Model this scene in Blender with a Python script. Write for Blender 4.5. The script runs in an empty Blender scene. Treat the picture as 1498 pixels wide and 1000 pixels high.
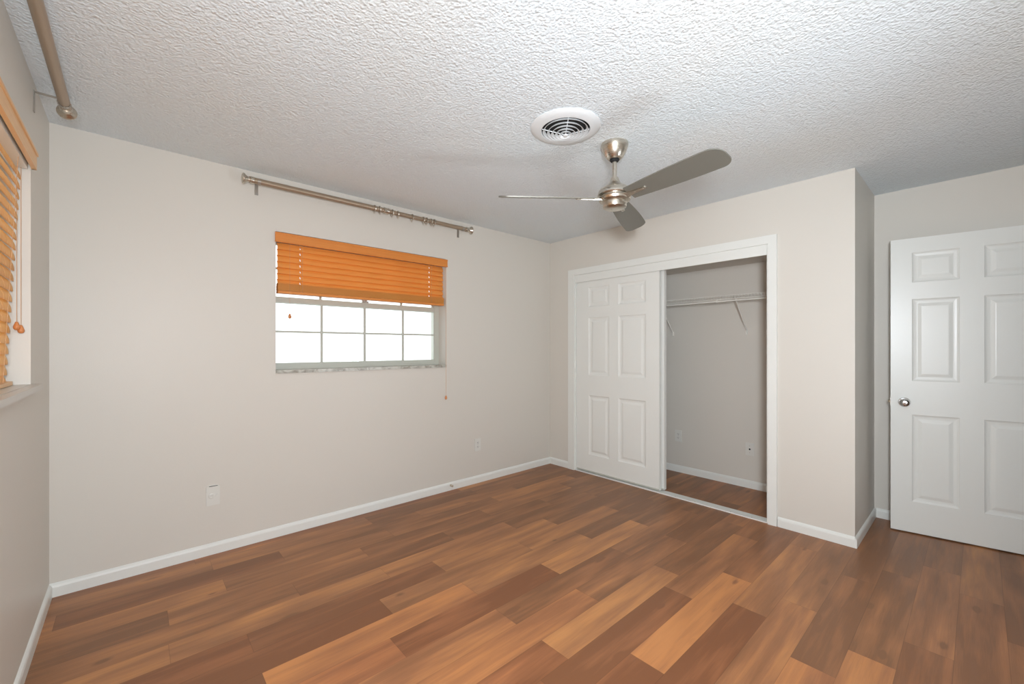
import bpy, bmesh, math, random
from mathutils import Vector, Matrix

S = bpy.context.scene
COL = S.collection
rad = math.radians

# ------------------------------------------------------------------ camera
W, WR, H = 3.768, 4.515, 2.44          # closet wall x, right wall x, ceiling height
F_PX, CX, HY = 615.0, 749.0, 508.0
YAW = math.atan(553.0 / 615.0)
CAM = (0.324, -3.195, 1.285)
cd = bpy.data.cameras.new('camera'); cam = bpy.data.objects.new('camera', cd); COL.objects.link(cam)
cd.sensor_fit = 'HORIZONTAL'; cd.sensor_width = 36.0
cd.lens = 36.0 * F_PX / 1498.0
cd.shift_y = (HY - 500.0) / 1498.0
cd.clip_start = 0.02
cam.location = CAM
cam.rotation_euler = (math.pi / 2, 0, -YAW)
S.camera = cam

# ------------------------------------------------------------------ world, lights, exposure
S.view_settings.view_transform = 'Standard'
S.view_settings.look = 'None'
S.view_settings.gamma = 1.0
S.view_settings.exposure = 0.09
S.view_settings.use_curve_mapping = False
world = bpy.data.worlds.new('sky'); S.world = world; world.use_nodes = True
bg = world.node_tree.nodes['Background']
bg.inputs[0].default_value = (0.95, 0.98, 1.0, 1); bg.inputs[1].default_value = 1.9

def area(name, loc, target, sx, sy, power, color=(1, 1, 1), portal=False, spread=180.0):
    l = bpy.data.lights.new(name, 'AREA'); l.shape = 'RECTANGLE'; l.size = sx; l.size_y = sy
    l.energy = power; l.color = color; l.spread = rad(spread)
    o = bpy.data.objects.new(name, l); COL.objects.link(o)
    o.location = loc
    o.rotation_euler = (Vector(target) - Vector(loc)).to_track_quat('-Z', 'Y').to_euler()
    if portal: l.cycles.is_portal = True
    return o
area('daylight_portal', (1.72, 0.22, 1.59), (1.72, -1, 1.59), 1.4, 1.0, 1, portal=True)
area('daylight_portal', (-0.24, -1.5, 1.59), (1, -1.5, 1.59), 2.0, 1.0, 1, portal=True)
# the photographer's flash beside the camera, then added fill lamps out of view
FLASH = (0.94, 1.0, 1.07)
area('camera_flash', (0.25, -3.45, 1.47), (2.6, -0.9, 1.1), 0.3, 0.3, 50, FLASH)
area('ceiling_fill', (0.30, -3.44, 1.62), (3.9, -2.1, 2.05), 0.3, 0.3, 7, FLASH, spread=90)  # added fill lamp, lifts the far ceiling and closet wall
area('room_fill', (2.85, -3.47, 0.9), (0.5, -1.2, 2.0), 0.5, 0.5, 6, FLASH, spread=120)  # added fill lamp by the rear wall, brightens left wall and ceiling
area('room_fill', (2.85, -3.47, 0.9), (2.9, -0.7, 1.1), 0.4, 0.4, 3, FLASH)  # weaker added fill from the same spot, towards the window wall

# ------------------------------------------------------------------ helpers
def lin(c):
    r = []
    for v in c:
        v /= 255.0
        r.append(v / 12.92 if v <= 0.04045 else ((v + 0.055) / 1.055) ** 2.4)
    return (*r, 1.0)

def principled(name, color, rough=0.5, metal=0.0, spec=0.5):
    m = bpy.data.materials.new(name); m.use_nodes = True
    b = m.node_tree.nodes['Principled BSDF']
    b.inputs['Base Color'].default_value = color if len(color) == 4 else (*color, 1)
    b.inputs['Roughness'].default_value = rough
    b.inputs['Metallic'].default_value = metal
    b.inputs['Specular IOR Level'].default_value = spec
    return m, m.node_tree, b

def nd(nt, t, **kw):
    n = nt.nodes.new(t)
    for k, v in kw.items():
        if k in n.inputs: n.inputs[k].default_value = v
        else: setattr(n, k, v)
    return n

def noise_paint(name, color, rough, scale, bump, amount=0.03, detail=3, metal=0.0):
    """paint with a slight procedural mottle and surface bump"""
    m, nt, b = principled(name, color, rough, metal)
    tc = nd(nt, 'ShaderNodeTexCoord')
    n = nd(nt, 'ShaderNodeTexNoise', Scale=scale, Detail=detail)
    nt.links.new(tc.outputs['Object'], n.inputs['Vector'])
    mx = nd(nt, 'ShaderNodeMix', data_type='RGBA', blend_type='MULTIPLY')
    mx.inputs[0].default_value = 1.0
    c = color if len(color) == 4 else (*color, 1)
    mx.inputs[6].default_value = c
    n2 = nd(nt, 'ShaderNodeTexNoise', Scale=1.7, Detail=4)
    nt.links.new(tc.outputs['Object'], n2.inputs['Vector'])
    r = nd(nt, 'ShaderNodeMapRange'); r.inputs[3].default_value = 1 - amount; r.inputs[4].default_value = 1 + amount
    nt.links.new(n2.outputs['Fac'], r.inputs[0]); nt.links.new(r.outputs[0], mx.inputs[7])
    nt.links.new(mx.outputs[2], b.inputs['Base Color'])
    bp = nd(nt, 'ShaderNodeBump', Strength=bump, Distance=0.002)
    nt.links.new(n.outputs['Fac'], bp.inputs['Height']); nt.links.new(bp.outputs[0], b.inputs['Normal'])
    return m

M = {}
M['wall'] = noise_paint('wall_paint', (0.712, 0.678, 0.615), 0.45, 120, 0.12, 0.012)
M['trim'] = noise_paint('trim_paint', (0.82, 0.83, 0.79), 0.35, 60, 0.05, 0.01)
M['door'] = noise_paint('door_paint', (0.82, 0.83, 0.79), 0.32, 90, 0.06, 0.006)
M['plastic'] = noise_paint('white_plastic', (0.75, 0.74, 0.69), 0.3, 60, 0.0, 0.01)
M['dark'] = principled('dark_part_hole_shade', (0.012, 0.012, 0.012), 0.8)[0]  # near-black for dark parts and for shade painted into openings
M['vent'] = noise_paint('vent_enamel', (0.78, 0.81, 0.82), 0.3, 60, 0.0, 0.01)
M['alu'] = noise_paint('window_frame_paint', lin((196, 197, 186)), 0.45, 60, 0.1, 0.06)
M['oldmetal'] = principled('dull_brass', (0.16, 0.13, 0.09), 0.5, 0.8)[0]
M['chrome'] = principled('satin_chrome', (0.72, 0.72, 0.72), 0.16, 1.0)[0]
M['zinc'] = principled('bracket_metal', (0.46, 0.43, 0.39), 0.4, 0.9)[0]
M['rod'] = noise_paint('champagne_rod', lin((170, 152, 132)), 0.36, 60, 0.0, 0.02, metal=0.55)
M['cord'] = noise_paint('blind_cord', lin((214, 170, 128)), 0.8, 200, 0.1, 0.03)
M['wire'] = noise_paint('white_vinyl_wire', (0.85, 0.84, 0.78), 0.35, 60, 0.0, 0.01)
M['stopper'] = principled('rubber', (0.5, 0.42, 0.32), 0.6)[0]

def brushed(name, color, rough):
    m, nt, b = principled(name, color, rough, 1.0)
    tc = nd(nt, 'ShaderNodeTexCoord'); mp = nd(nt, 'ShaderNodeMapping'); mp.inputs['Scale'].default_value = (3, 3, 220)
    n = nd(nt, 'ShaderNodeTexNoise', Scale=2.0, Detail=2)
    nt.links.new(tc.outputs['Object'], mp.inputs[0]); nt.links.new(mp.outputs[0], n.inputs['Vector'])
    r = nd(nt, 'ShaderNodeMapRange'); r.inputs[3].default_value = rough - 0.06; r.inputs[4].default_value = rough + 0.1
    nt.links.new(n.outputs['Fac'], r.inputs[0]); nt.links.new(r.outputs[0], b.inputs['Roughness'])
    return m
M['nickel'] = brushed('brushed_nickel', (0.62, 0.575, 0.50), 0.27)
M['blade'] = noise_paint('silver_grey_blade', (0.21, 0.205, 0.175), 0.42, 40, 0.0, 0.02, metal=0.3)

def popcorn():
    m, nt, b = principled('popcorn_ceiling', (0.8, 0.8, 0.8), 0.85, 0, 0.25)
    tc = nd(nt, 'ShaderNodeTexCoord')
    v = nd(nt, 'ShaderNodeTexVoronoi', Scale=100.0, feature='SMOOTH_F1'); v.inputs['Smoothness'].default_value = 0.5
    n = nd(nt, 'ShaderNodeTexNoise', Scale=85.0, Detail=4)
    n0 = nd(nt, 'ShaderNodeTexNoise', Scale=35.0, Detail=2)
    for q in (v, n, n0): nt.links.new(tc.outputs['Object'], q.inputs['Vector'])
    inv = nd(nt, 'ShaderNodeMath', operation='SUBTRACT'); inv.inputs[0].default_value = 1.0
    nt.links.new(v.outputs['Distance'], inv.inputs[1])
    ad = nd(nt, 'ShaderNodeMath', operation='MULTIPLY_ADD'); ad.inputs[1].default_value = 1.6
    nt.links.new(n.outputs['Fac'], ad.inputs[0]); nt.links.new(inv.outputs[0], ad.inputs[2])
    a2 = nd(nt, 'ShaderNodeMath', operation='ADD')
    nt.links.new(ad.outputs[0], a2.inputs[0]); nt.links.new(n0.outputs['Fac'], a2.inputs[1])
    bp = nd(nt, 'ShaderNodeBump', Strength=0.5, Distance=0.008)
    nt.links.new(a2.outputs[0], bp.inputs['Height']); nt.links.new(bp.outputs[0], b.inputs['Normal'])
    # faint old water stains
    st = nd(nt, 'ShaderNodeTexNoise', Scale=1.1, Detail=3)
    nt.links.new(tc.outputs['Object'], st.inputs['Vector'])
    cr = nd(nt, 'ShaderNodeValToRGB')
    cr.color_ramp.elements[0].position = 0.45; cr.color_ramp.elements[0].color = (0.80, 0.865, 0.90, 1)
    cr.color_ramp.elements[1].position = 0.75; cr.color_ramp.elements[1].color = (0.81, 0.85, 0.85, 1)
    nt.links.new(st.outputs['Fac'], cr.inputs[0]); nt.links.new(cr.outputs[0], b.inputs['Base Color'])
    return m
M['ceiling'] = popcorn()

def marble():
    m, nt, b = principled('marble_sill', (0.6, 0.6, 0.57), 0.3)
    tc = nd(nt, 'ShaderNodeTexCoord')
    n = nd(nt, 'ShaderNodeTexNoise', Scale=14.0, Detail=6); n.inputs['Distortion'].default_value = 1.5
    nt.links.new(tc.outputs['Object'], n.inputs['Vector'])
    cr = nd(nt, 'ShaderNodeValToRGB')
    cr.color_ramp.elements[0].position = 0.35; cr.color_ramp.elements[0].color = lin((150, 146, 134))
    cr.color_ramp.elements[1].position = 0.6; cr.color_ramp.elements[1].color = lin((205, 205, 196))
    nt.links.new(n.outputs['Fac'], cr.inputs[0]); nt.links.new(cr.outputs[0], b.inputs['Base Color'])
    return m
M['sill'] = marble()
M['palesill'] = noise_paint('pale_sill_stone', (0.66, 0.64, 0.59), 0.35, 40, 0.05, 0.04)

def glass():
    m = bpy.data.materials.new('window_glass'); m.use_nodes = True; nt = m.node_tree; nt.nodes.clear()
    out = nd(nt, 'ShaderNodeOutputMaterial'); t = nd(nt, 'ShaderNodeBsdfTransparent'); g = nd(nt, 'ShaderNodeBsdfGlossy', Roughness=0.02)
    t.inputs[0].default_value = (0.96, 0.975, 0.97, 1)
    fr = nd(nt, 'ShaderNodeFresnel', IOR=1.45); mx = nd(nt, 'ShaderNodeMixShader')
    nt.links.new(fr.outputs[0], mx.inputs[0]); nt.links.new(t.outputs[0], mx.inputs[1]); nt.links.new(g.outputs[0], mx.inputs[2])
    nt.links.new(mx.outputs[0], out.inputs[0])
    return m
M['glass'] = glass()

def wood_blind(name, base, dark, translucent, axis):
    m, nt, b = principled(name, base, 0.42)
    tc = nd(nt, 'ShaderNodeTexCoord'); mp = nd(nt, 'ShaderNodeMapping')
    mp.inputs['Scale'].default_value = (2, 60, 60) if axis == 'x' else (60, 2, 60)
    n = nd(nt, 'ShaderNodeTexNoise', Scale=2.0, Detail=4)
    nt.links.new(tc.outputs['Object'], mp.inputs[0]); nt.links.new(mp.outputs[0], n.inputs['Vector'])
    cr = nd(nt, 'ShaderNodeValToRGB')
    cr.color_ramp.elements[0].position = 0.25; cr.color_ramp.elements[0].color = dark
    cr.color_ramp.elements[1].position = 0.7; cr.color_ramp.elements[1].color = base
    nt.links.new(n.outputs['Fac'], cr.inputs[0]); nt.links.new(cr.outputs[0], b.inputs['Base Color'])
    if translucent:
        out = nt.nodes['Material Output']; tr = nd(nt, 'ShaderNodeBsdfTranslucent'); mx = nd(nt, 'ShaderNodeMixShader')
        nt.links.new(cr.outputs[0], tr.inputs[0]); mx.inputs[0].default_value = translucent
        nt.links.new(b.outputs[0], mx.inputs[1]); nt.links.new(tr.outputs[0], mx.inputs[2]); nt.links.new(mx.outputs[0], out.inputs[0])
    return m
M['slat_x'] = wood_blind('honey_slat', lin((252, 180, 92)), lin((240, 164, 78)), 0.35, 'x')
M['slat_y'] = wood_blind('honey_slat_backlit', lin((252, 218, 160)), lin((246, 204, 138)), 0.5, 'y')  # paler than the other slats: window light put into the colour
M['valance_x'] = wood_blind('honey_valance', lin((226, 144, 66)), lin((214, 130, 56)), 0, 'x')
M['valance_y'] = wood_blind('honey_valance_side', lin((240, 196, 146)), lin((232, 184, 130)), 0, 'y')
M['tassel'] = wood_blind('wood_tassel', lin((222, 146, 88)), lin((200, 124, 70)), 0, 'x')

def floor_mat():
    def fl(c):
        q = lin(c); return (q[0] * 1.14, q[1] * 1.03, q[2] * 0.78, 1)
    m, nt, b = principled('walnut_planks', (0.4, 0.2, 0.1), 0.38, 0, 0.4)
    L = nt.links.new
    tc = nd(nt, 'ShaderNodeTexCoord')
    tone = nd(nt, 'ShaderNodeAttribute'); tone.attribute_name = 'tone'      # r lightness, g redness, b seed
    sep = nd(nt, 'ShaderNodeSeparateColor'); L(tone.outputs['Color'], sep.inputs[0])
    # per plank shift of the grain
    off = nd(nt, 'ShaderNodeVectorMath', operation='SCALE'); off.inputs[3].default_value = 37.0
    cmb = nd(nt, 'ShaderNodeCombineXYZ'); L(sep.outputs[2], cmb.inputs[0]); L(sep.outputs[2], cmb.inputs[1]); L(sep.outputs[2], cmb.inputs[2])
    L(cmb.outputs[0], off.inputs[0])
    add = nd(nt, 'ShaderNodeVectorMath', operation='ADD'); L(tc.outputs['Object'], add.inputs[0]); L(off.outputs[0], add.inputs[1])
    def noise(sx, sy, scale, detail, dist=0.0):
        mp = nd(nt, 'ShaderNodeMapping'); mp.inputs['Scale'].default_value = (sx, sy, 1)
        L(add.outputs[0], mp.inputs[0])
        n = nd(nt, 'ShaderNodeTexNoise', Scale=scale, Detail=detail); n.inputs['Distortion'].default_value = dist
        L(mp.outputs[0], n.inputs['Vector']); return n.outputs['Fac']
    broad = noise(1.0, 7.0, 1.7, 2.0, 0.3)
    mid = noise(2.0, 30.0, 1.6, 4.0, 0.6)
    fine = noise(6.0, 160.0, 2.0, 3.0, 0.2)
    def math(op, a, bb, cc=None):
        n = nd(nt, 'ShaderNodeMath', operation=op)
        for i, v in enumerate((a, bb, cc)):
            if v is None: continue
            if isinstance(v, (int, float)): n.inputs[i].default_value = v
            else: L(v, n.inputs[i])
        return n.outputs[0]
    v = math('MULTIPLY_ADD', math('SUBTRACT', broad, 0.5), 1.05, sep.outputs[0])
    v = math('MULTIPLY_ADD', math('SUBTRACT', mid, 0.5), 0.42, v)
    v = math('MULTIPLY_ADD', math('SUBTRACT', fine, 0.5), 0.2, v)
    # knots
    mp = nd(nt, 'ShaderNodeMapping'); mp.inputs['Scale'].default_value = (1.4, 4.2, 1); L(add.outputs[0], mp.inputs[0])
    vo = nd(nt, 'ShaderNodeTexVoronoi', Scale=1.0); L(mp.outputs[0], vo.inputs['Vector'])
    kn = nd(nt, 'ShaderNodeMapRange'); kn.inputs[1].default_value = 0.02; kn.inputs[2].default_value = 0.11
    kn.inputs[3].default_value = 0.45; kn.inputs[4].default_value = 0.0
    L(math('MULTIPLY_ADD', mid, 0.05, vo.outputs['Distance']), kn.inputs[0])
    v = math('SUBTRACT', v, kn.outputs[0])
    # the larger knots one can make out
    sp = nd(nt, 'ShaderNodeSeparateXYZ'); L(tc.outputs['Object'], sp.inputs[0])
    for kx, ky, kr in ((.228, -.793, .018), (.627, -.515, .012), (1.354, -1.177, .016), (1.70, -1.67, .024), (1.825, -2.19, .022), (2.27, -2.14, .016),
                       (2.775, -2.30, .018), (3.50, -2.45, .016), (2.655, -2.925, .020), (2.92, -3.09, .020), (3.40, -3.185, .022), (2.41, -1.30, .012), (2.65, -2.70, .018), (3.05, -2.83, .02)):
        ax = math('MULTIPLY', math('SUBTRACT', sp.outputs[0], kx), 0.42); ay = math('SUBTRACT', sp.outputs[1], ky)
        dd = math('SQRT', math('ADD', math('MULTIPLY', ax, ax), math('MULTIPLY', ay, ay)), None)
        kk = nd(nt, 'ShaderNodeMapRange'); kk.interpolation_type = 'SMOOTHSTEP'
        kk.inputs[1].default_value = kr * 0.15; kk.inputs[2].default_value = kr; kk.inputs[3].default_value = 0.38; kk.inputs[4].default_value = 0.0
        L(math('MULTIPLY_ADD', math('SUBTRACT', mid, 0.5), 0.012, dd), kk.inputs[0])
        v = math('SUBTRACT', v, kk.outputs[0])
    cr = nd(nt, 'ShaderNodeValToRGB'); e = cr.color_ramp.elements
    e[0].position = 0.0; e[0].color = fl((126, 92, 72)); e[1].position = 1.0; e[1].color = fl((198, 149, 107))
    x = e.new(0.30); x.color = fl((155, 112, 86)); x = e.new(0.65); x.color = fl((188, 138, 98))
    L(v, cr.inputs[0])
    cr2 = nd(nt, 'ShaderNodeValToRGB'); e = cr2.color_ramp.elements
    e[0].position = 0.0; e[0].color = fl((126, 84, 62)); e[1].position = 1.0; e[1].color = fl((202, 140, 95))
    x = e.new(0.30); x.color = fl((154, 104, 78)); x = e.new(0.65); x.color = fl((190, 130, 90))
    L(v, cr2.inputs[0])
    mx = nd(nt, 'ShaderNodeMix', data_type='RGBA'); L(sep.outputs[1], mx.inputs[0]); L(cr.outputs[0], mx.inputs[6]); L(cr2.outputs[0], mx.inputs[7])
    # seams between planks
    uv = nd(nt, 'ShaderNodeUVMap'); uv.uv_map = 'plank'
    su = nd(nt, 'ShaderNodeSeparateXYZ'); L(uv.outputs[0], su.inputs[0])
    dv = math('MULTIPLY', math('SUBTRACT', 0.5, math('ABSOLUTE', math('SUBTRACT', su.outputs[1], 0.5), 0)), 0.152)
    du = math('MULTIPLY', math('SUBTRACT', 0.5, math('ABSOLUTE', math('SUBTRACT', su.outputs[0], 0.5), 0)), 0.955)
    d = math('MINIMUM', dv, du)
    sm = nd(nt, 'ShaderNodeMapRange'); sm.inputs[1].default_value = 0.0004; sm.inputs[2].default_value = 0.0016
    sm.inputs[3].default_value = 0.72; sm.inputs[4].default_value = 1.0
    L(d, sm.inputs[0])
    m2 = nd(nt, 'ShaderNodeMix', data_type='RGBA', blend_type='MULTIPLY'); m2.inputs[0].default_value = 1.0
    L(mx.outputs[2], m2.inputs[6]); L(sm.outputs[0], m2.inputs[7]); L(m2.outputs[2], b.inputs['Base Color'])
    bp = nd(nt, 'ShaderNodeBump', Strength=0.12, Distance=0.001); L(math('ADD', fine, sm.outputs[0]), bp.inputs['Height']); L(bp.outputs[0], b.inputs['Normal'])
    rr = nd(nt, 'ShaderNodeMapRange'); rr.inputs[3].default_value = 0.34; rr.inputs[4].default_value = 0.48
    L(mid, rr.inputs[0]); L(rr.outputs[0], b.inputs['Roughness'])
    return m
M['floor'] = floor_mat()

# ---- mesh building
class MB:
    def __init__(s): s.bm = bmesh.new()
    def box(s, x0, x1, y0, y1, z0, z1):
        v = [s.bm.verts.new(p) for p in ((x0,y0,z0),(x1,y0,z0),(x1,y1,z0),(x0,y1,z0),(x0,y0,z1),(x1,y0,z1),(x1,y1,z1),(x0,y1,z1))]
        for f in ((0,3,2,1),(4,5,6,7),(0,1,5,4),(1,2,6,5),(2,3,7,6),(3,0,4,7)): s.bm.faces.new([v[i] for i in f])
        return v
    def tube(s, pts, r, n=12, cap=True):
        pts = [Vector(p) for p in pts]; rings = []
        rs = r if isinstance(r, (list, tuple)) else [r] * len(pts)
        for i, p in enumerate(pts):
            t = (pts[min(i+1, len(pts)-1)] - pts[max(i-1, 0)]).normalized()
            a = t.cross(Vector((0, 0, 1)))
            if a.length < 1e-3: a = t.cross(Vector((1, 0, 0)))
            a.normalize(); b2 = t.cross(a)
            rings.append([s.bm.verts.new(p + (a * math.cos(2*math.pi*k/n) + b2 * math.sin(2*math.pi*k/n)) * rs[i]) for k in range(n)])
        for A, B in zip(rings, rings[1:]):
            for k in range(n): s.bm.faces.new((A[k], A[(k+1) % n], B[(k+1) % n], B[k]))
        if cap: s.bm.faces.new(rings[0]); s.bm.faces.new(list(reversed(rings[-1])))
    def lathe(s, prof, n=40, mat=Matrix.Identity(4), close=False):
        """prof: list of (r, z); spun about local z"""
        rings = []
        for r, z in prof:
            if r < 1e-6: rings.append([s.bm.verts.new(mat @ Vector((0, 0, z)))])
            else: rings.append([s.bm.verts.new(mat @ Vector((r*math.cos(2*math.pi*k/n), r*math.sin(2*math.pi*k/n), z))) for k in range(n)])
        pr = list(zip(rings, rings[1:]))
        if close: pr.append((rings[-1], rings[0]))
        for A, B in pr:
            if len(A) == 1 and len(B) == 1: continue
            for k in range(n):
                j = (k+1) % n
                if len(A) == 1: s.bm.faces.new((A[0], B[k], B[j]))
                elif len(B) == 1: s.bm.faces.new((A[k], A[j], B[0]))
                else: s.bm.faces.new((A[k], A[j], B[j], B[k]))
    def torus(s, c, axis, R, r, n=24, k=8):
        ax = Vector(axis).normalized(); a = ax.orthogonal().normalized(); b2 = ax.cross(a); c = Vector(c)
        V = []
        for i in range(n):
            t = 2*math.pi*i/n; d = a*math.cos(t) + b2*math.sin(t)
            V.append([s.bm.verts.new(c + d*(R + r*math.cos(2*math.pi*j/k)) + ax*r*math.sin(2*math.pi*j/k)) for j in range(k)])
        for i in range(n):
            for j in range(k): s.bm.faces.new((V[i][j], V[(i+1) % n][j], V[(i+1) % n][(j+1) % k], V[i][(j+1) % k]))
    def prism(s, outline, mat, thick):
        lo = [s.bm.verts.new(mat @ Vector((x, y, -thick/2))) for x, y in outline]
        hi = [s.bm.verts.new(mat @ Vector((x, y, thick/2))) for x, y in outline]
        s.bm.faces.new(list(reversed(lo))); s.bm.faces.new(hi)
        n = len(lo)
        for i in range(n): s.bm.faces.new((lo[i], lo[(i+1) % n], hi[(i+1) % n], hi[i]))
    def build(s, name, mat, parent=None, smooth=False, bevel=0.0, matrix=None, origin=None):
        if bevel:
            es = [e for e in s.bm.edges if len(e.link_faces) == 2 and e.calc_face_angle(0) > 0.6]
            bmesh.ops.bevel(s.bm, geom=es, offset=bevel, segments=2, affect='EDGES', clamp_overlap=True)
        bmesh.ops.recalc_face_normals(s.bm, faces=s.bm.faces)
        if origin is not None: bmesh.ops.translate(s.bm, verts=s.bm.verts, vec=-Vector(origin))
        me = bpy.data.meshes.new(name); s.bm.to_mesh(me); s.bm.free()
        me.materials.append(mat)
        if smooth:
            for p in me.polygons: p.use_smooth = True
            me.set_sharp_from_angle(angle=rad(35))
        o = bpy.data.objects.new(name, me); COL.objects.link(o)
        if origin is not None: o.location = origin
        if parent is not None:
            o.parent = parent
            # parts are modelled in world coordinates: cancel the parent's place
            if origin is None and matrix is None: o.matrix_parent_inverse = parent_world(parent).inverted()
            elif matrix is None: o.matrix_parent_inverse = parent_world(parent).inverted()
        if matrix is not None: o.matrix_local = matrix
        return o

def parent_world(p):
    m = Matrix.Translation(p.location) @ p.rotation_euler.to_matrix().to_4x4()
    if p.parent: m = parent_world(p.parent) @ p.matrix_parent_inverse @ m
    return m

def tag(o, label=None, cat=None, group=None, kind=None):
    if label: o['label'] = label
    if cat: o['category'] = cat
    if group: o['group'] = group
    if kind: o['kind'] = kind
    return o

def empty(name, loc, rz=0.0):
    o = bpy.data.objects.new(name, None); COL.objects.link(o); o.location = loc; o.rotation_euler = (0, 0, rz)
    o.empty_display_size = 0.05
    return o

def struct(o, label, cat): return tag(o, label, cat, None, 'structure')

# ------------------------------------------------------------------ floor
PITCH, LEN = 0.152, 0.955
PH = {0: .665, 1: .048, 2: .69, 3: .445, 4: .01, 5: .435, 6: .70, 7: .298, 8: .70, 9: .21, 10: .69, 11: .165, 12: .70,
      13: .537, 14: .92, 15: .654, 16: .88, 17: .443, 18: .675, 19: .918, 20: .67, 21: .30, 22: .80}
# lightness, redness of the planks one can make out, by row and by the joint they begin at
TONE = {
 0: {.665: (.60, .3), 1.62: (.22, .3), 2.575: (.40, .3)},
 1: {.048: (.24, .7), 1.003: (.48, .3), 1.958: (.55, .2), 2.9: (.35, .3)},
 2: {-.265: (.66, .3), .69: (.48, .2), 1.645: (.46, .3), 2.6: (.62, .3)},
 3: {-.51: (.28, .3), .445: (.60, .3), 1.4: (.38, .4), 2.355: (.55, .3), 3.31: (.30, .1)},
 4: {.01: (.50, .3), .965: (.20, .5), 1.92: (.30, .3), 2.875: (.36, .1)},
 5: {-.52: (.6, .3), .435: (.66, .2), 1.39: (.62, .4), 2.345: (.33, .3), 3.3: (.28, .1)},
 6: {-.255: (.26, .9), .70: (.28, .8), 1.655: (.66, .3), 2.61: (.22, .2), 3.565: (.3, .2)},
 7: {.298: (.20, .9), 1.253: (.60, .3), 2.208: (.60, .3), 3.163: (.32, .1)},
 8: {-.255: (.3, .8), .70: (.74, .8), 1.655: (.62, .3), 2.61: (.20, .2), 3.565: (.35, .2)},
 9: {.21: (.66, 1), 1.165: (.16, 1), 2.12: (.72, .4), 3.075: (.36, .2)},
 10: {.69: (.62, .7), 1.645: (.26, .6), 2.60: (.48, .4), 3.555: (.4, .4)},
 11: {.165: (.6, .9), 1.12: (.64, .8), 2.075: (.52, .5), 3.03: (.18, .5)},
 12: {.70: (.45, 1), 1.655: (.70, .4), 2.61: (.20, .5)},
 13: {.537: (.5, .9), 1.492: (.24, .9), 2.447: (.60, .6), 3.402: (.45, .6)},
 14: {.92: (.40, 1), 1.875: (.76, .8), 2.83: (.42, .7)},
 15: {.654: (.5, .9), 1.609: (.12, 1), 2.564: (.64, .5), 3.519: (.5, .3)},
 16: {.88: (.35, 1), 1.835: (.60, .6), 2.79: (.56, .3), 3.745: (.4, .2)},
 17: {.443: (.5, .8), 1.398: (.68, .8), 2.353: (.30, .5), 3.308: (.24, .4)},
 18: {.675: (.5, .7), 1.63: (.70, .7), 2.585: (.34, .3), 3.54: (.42, .1)},
 19: {.918: (.4, .8), 1.873: (.32, .7), 2.828: (.50, .5), 3.783: (.34, .2)},
 20: {.67: (.5, .6), 1.625: (.4, .7), 2.58: (.34, .6), 3.535: (.58, .2)},
 21: {2.21: (.5, .5), 3.165: (.36, .5), 4.12: (.4, .3)},
}
random.seed(5)
bm = bmesh.new(); cl = bm.loops.layers.color.new('tone'); ul = bm.loops.layers.uv.new('plank')
X0, X1, Y1 = -0.02, WR + 0.0, 0.0
k = -1
while -0.085 - PITCH * k > -4.9:
    ya, yb = -0.085 - PITCH * k, -0.085 - PITCH * (k + 1)
    ya_c = min(ya, 0.0)
    ph = PH.get(k, random.random() * LEN)
    x = ph - LEN * 2
    while x < X1:
        xa, xb = max(x, X0), min(x + LEN, X1)
        if xb > xa + 1e-4:
            t = None
            for kx, tv in TONE.get(k, {}).items():
                if abs(kx - x) < 0.06: t = tv
            if t is None: t = (random.uniform(0.25, 0.65), random.uniform(0.2, 0.8))
            seed = random.random()
            vs = [bm.verts.new(p) for p in ((xa, yb, 0), (xb, yb, 0), (xb, ya_c, 0), (xa, ya_c, 0))]
            f = bm.faces.new(vs)
            for l in f.loops:
                l[cl] = (t[0], t[1], seed, 1)
                l[ul].uv = ((l.vert.co.x - x) / LEN, (l.vert.co.y - yb) / PITCH)
        x += LEN
    k += 1
YEND = yb
mb = MB(); mb.bm.free(); mb.bm = bm
bmesh.ops.recalc_face_normals(bm, faces=bm.faces)
me = bpy.data.meshes.new('floor')
# a slab under the plank faces gives the floor its thickness
base = len(bm.verts)
lo = [bm.verts.new(p) for p in ((X0, YEND, -.05), (X1, YEND, -.05), (X1, 0, -.05), (X0, 0, -.05))]
hi = [bm.verts.new(p) for p in ((X0, YEND, 0), (X1, YEND, 0), (X1, 0, 0), (X0, 0, 0))]
bm.faces.new(list(reversed(lo)))
for i in range(4): bm.faces.new((lo[i], lo[(i+1) % 4], hi[(i+1) % 4], hi[i]))
for f in bm.faces:
    if f.calc_center_median().z > -0.001 and f.normal.z < 0: f.normal_flip()
bm.to_mesh(me); bm.free(); me.materials.append(M['floor'])
fo = bpy.data.objects.new('floor', me); COL.objects.link(fo)
struct(fo, 'reddish brown wood plank floor', 'floor')

# ------------------------------------------------------------------ shell
def slab(name, boxes, mat, label, cat, bevel=0):
    m = MB()
    for b in boxes: m.box(*b)
    return struct(m.build(name, mat, bevel=bevel), label, cat)

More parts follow.
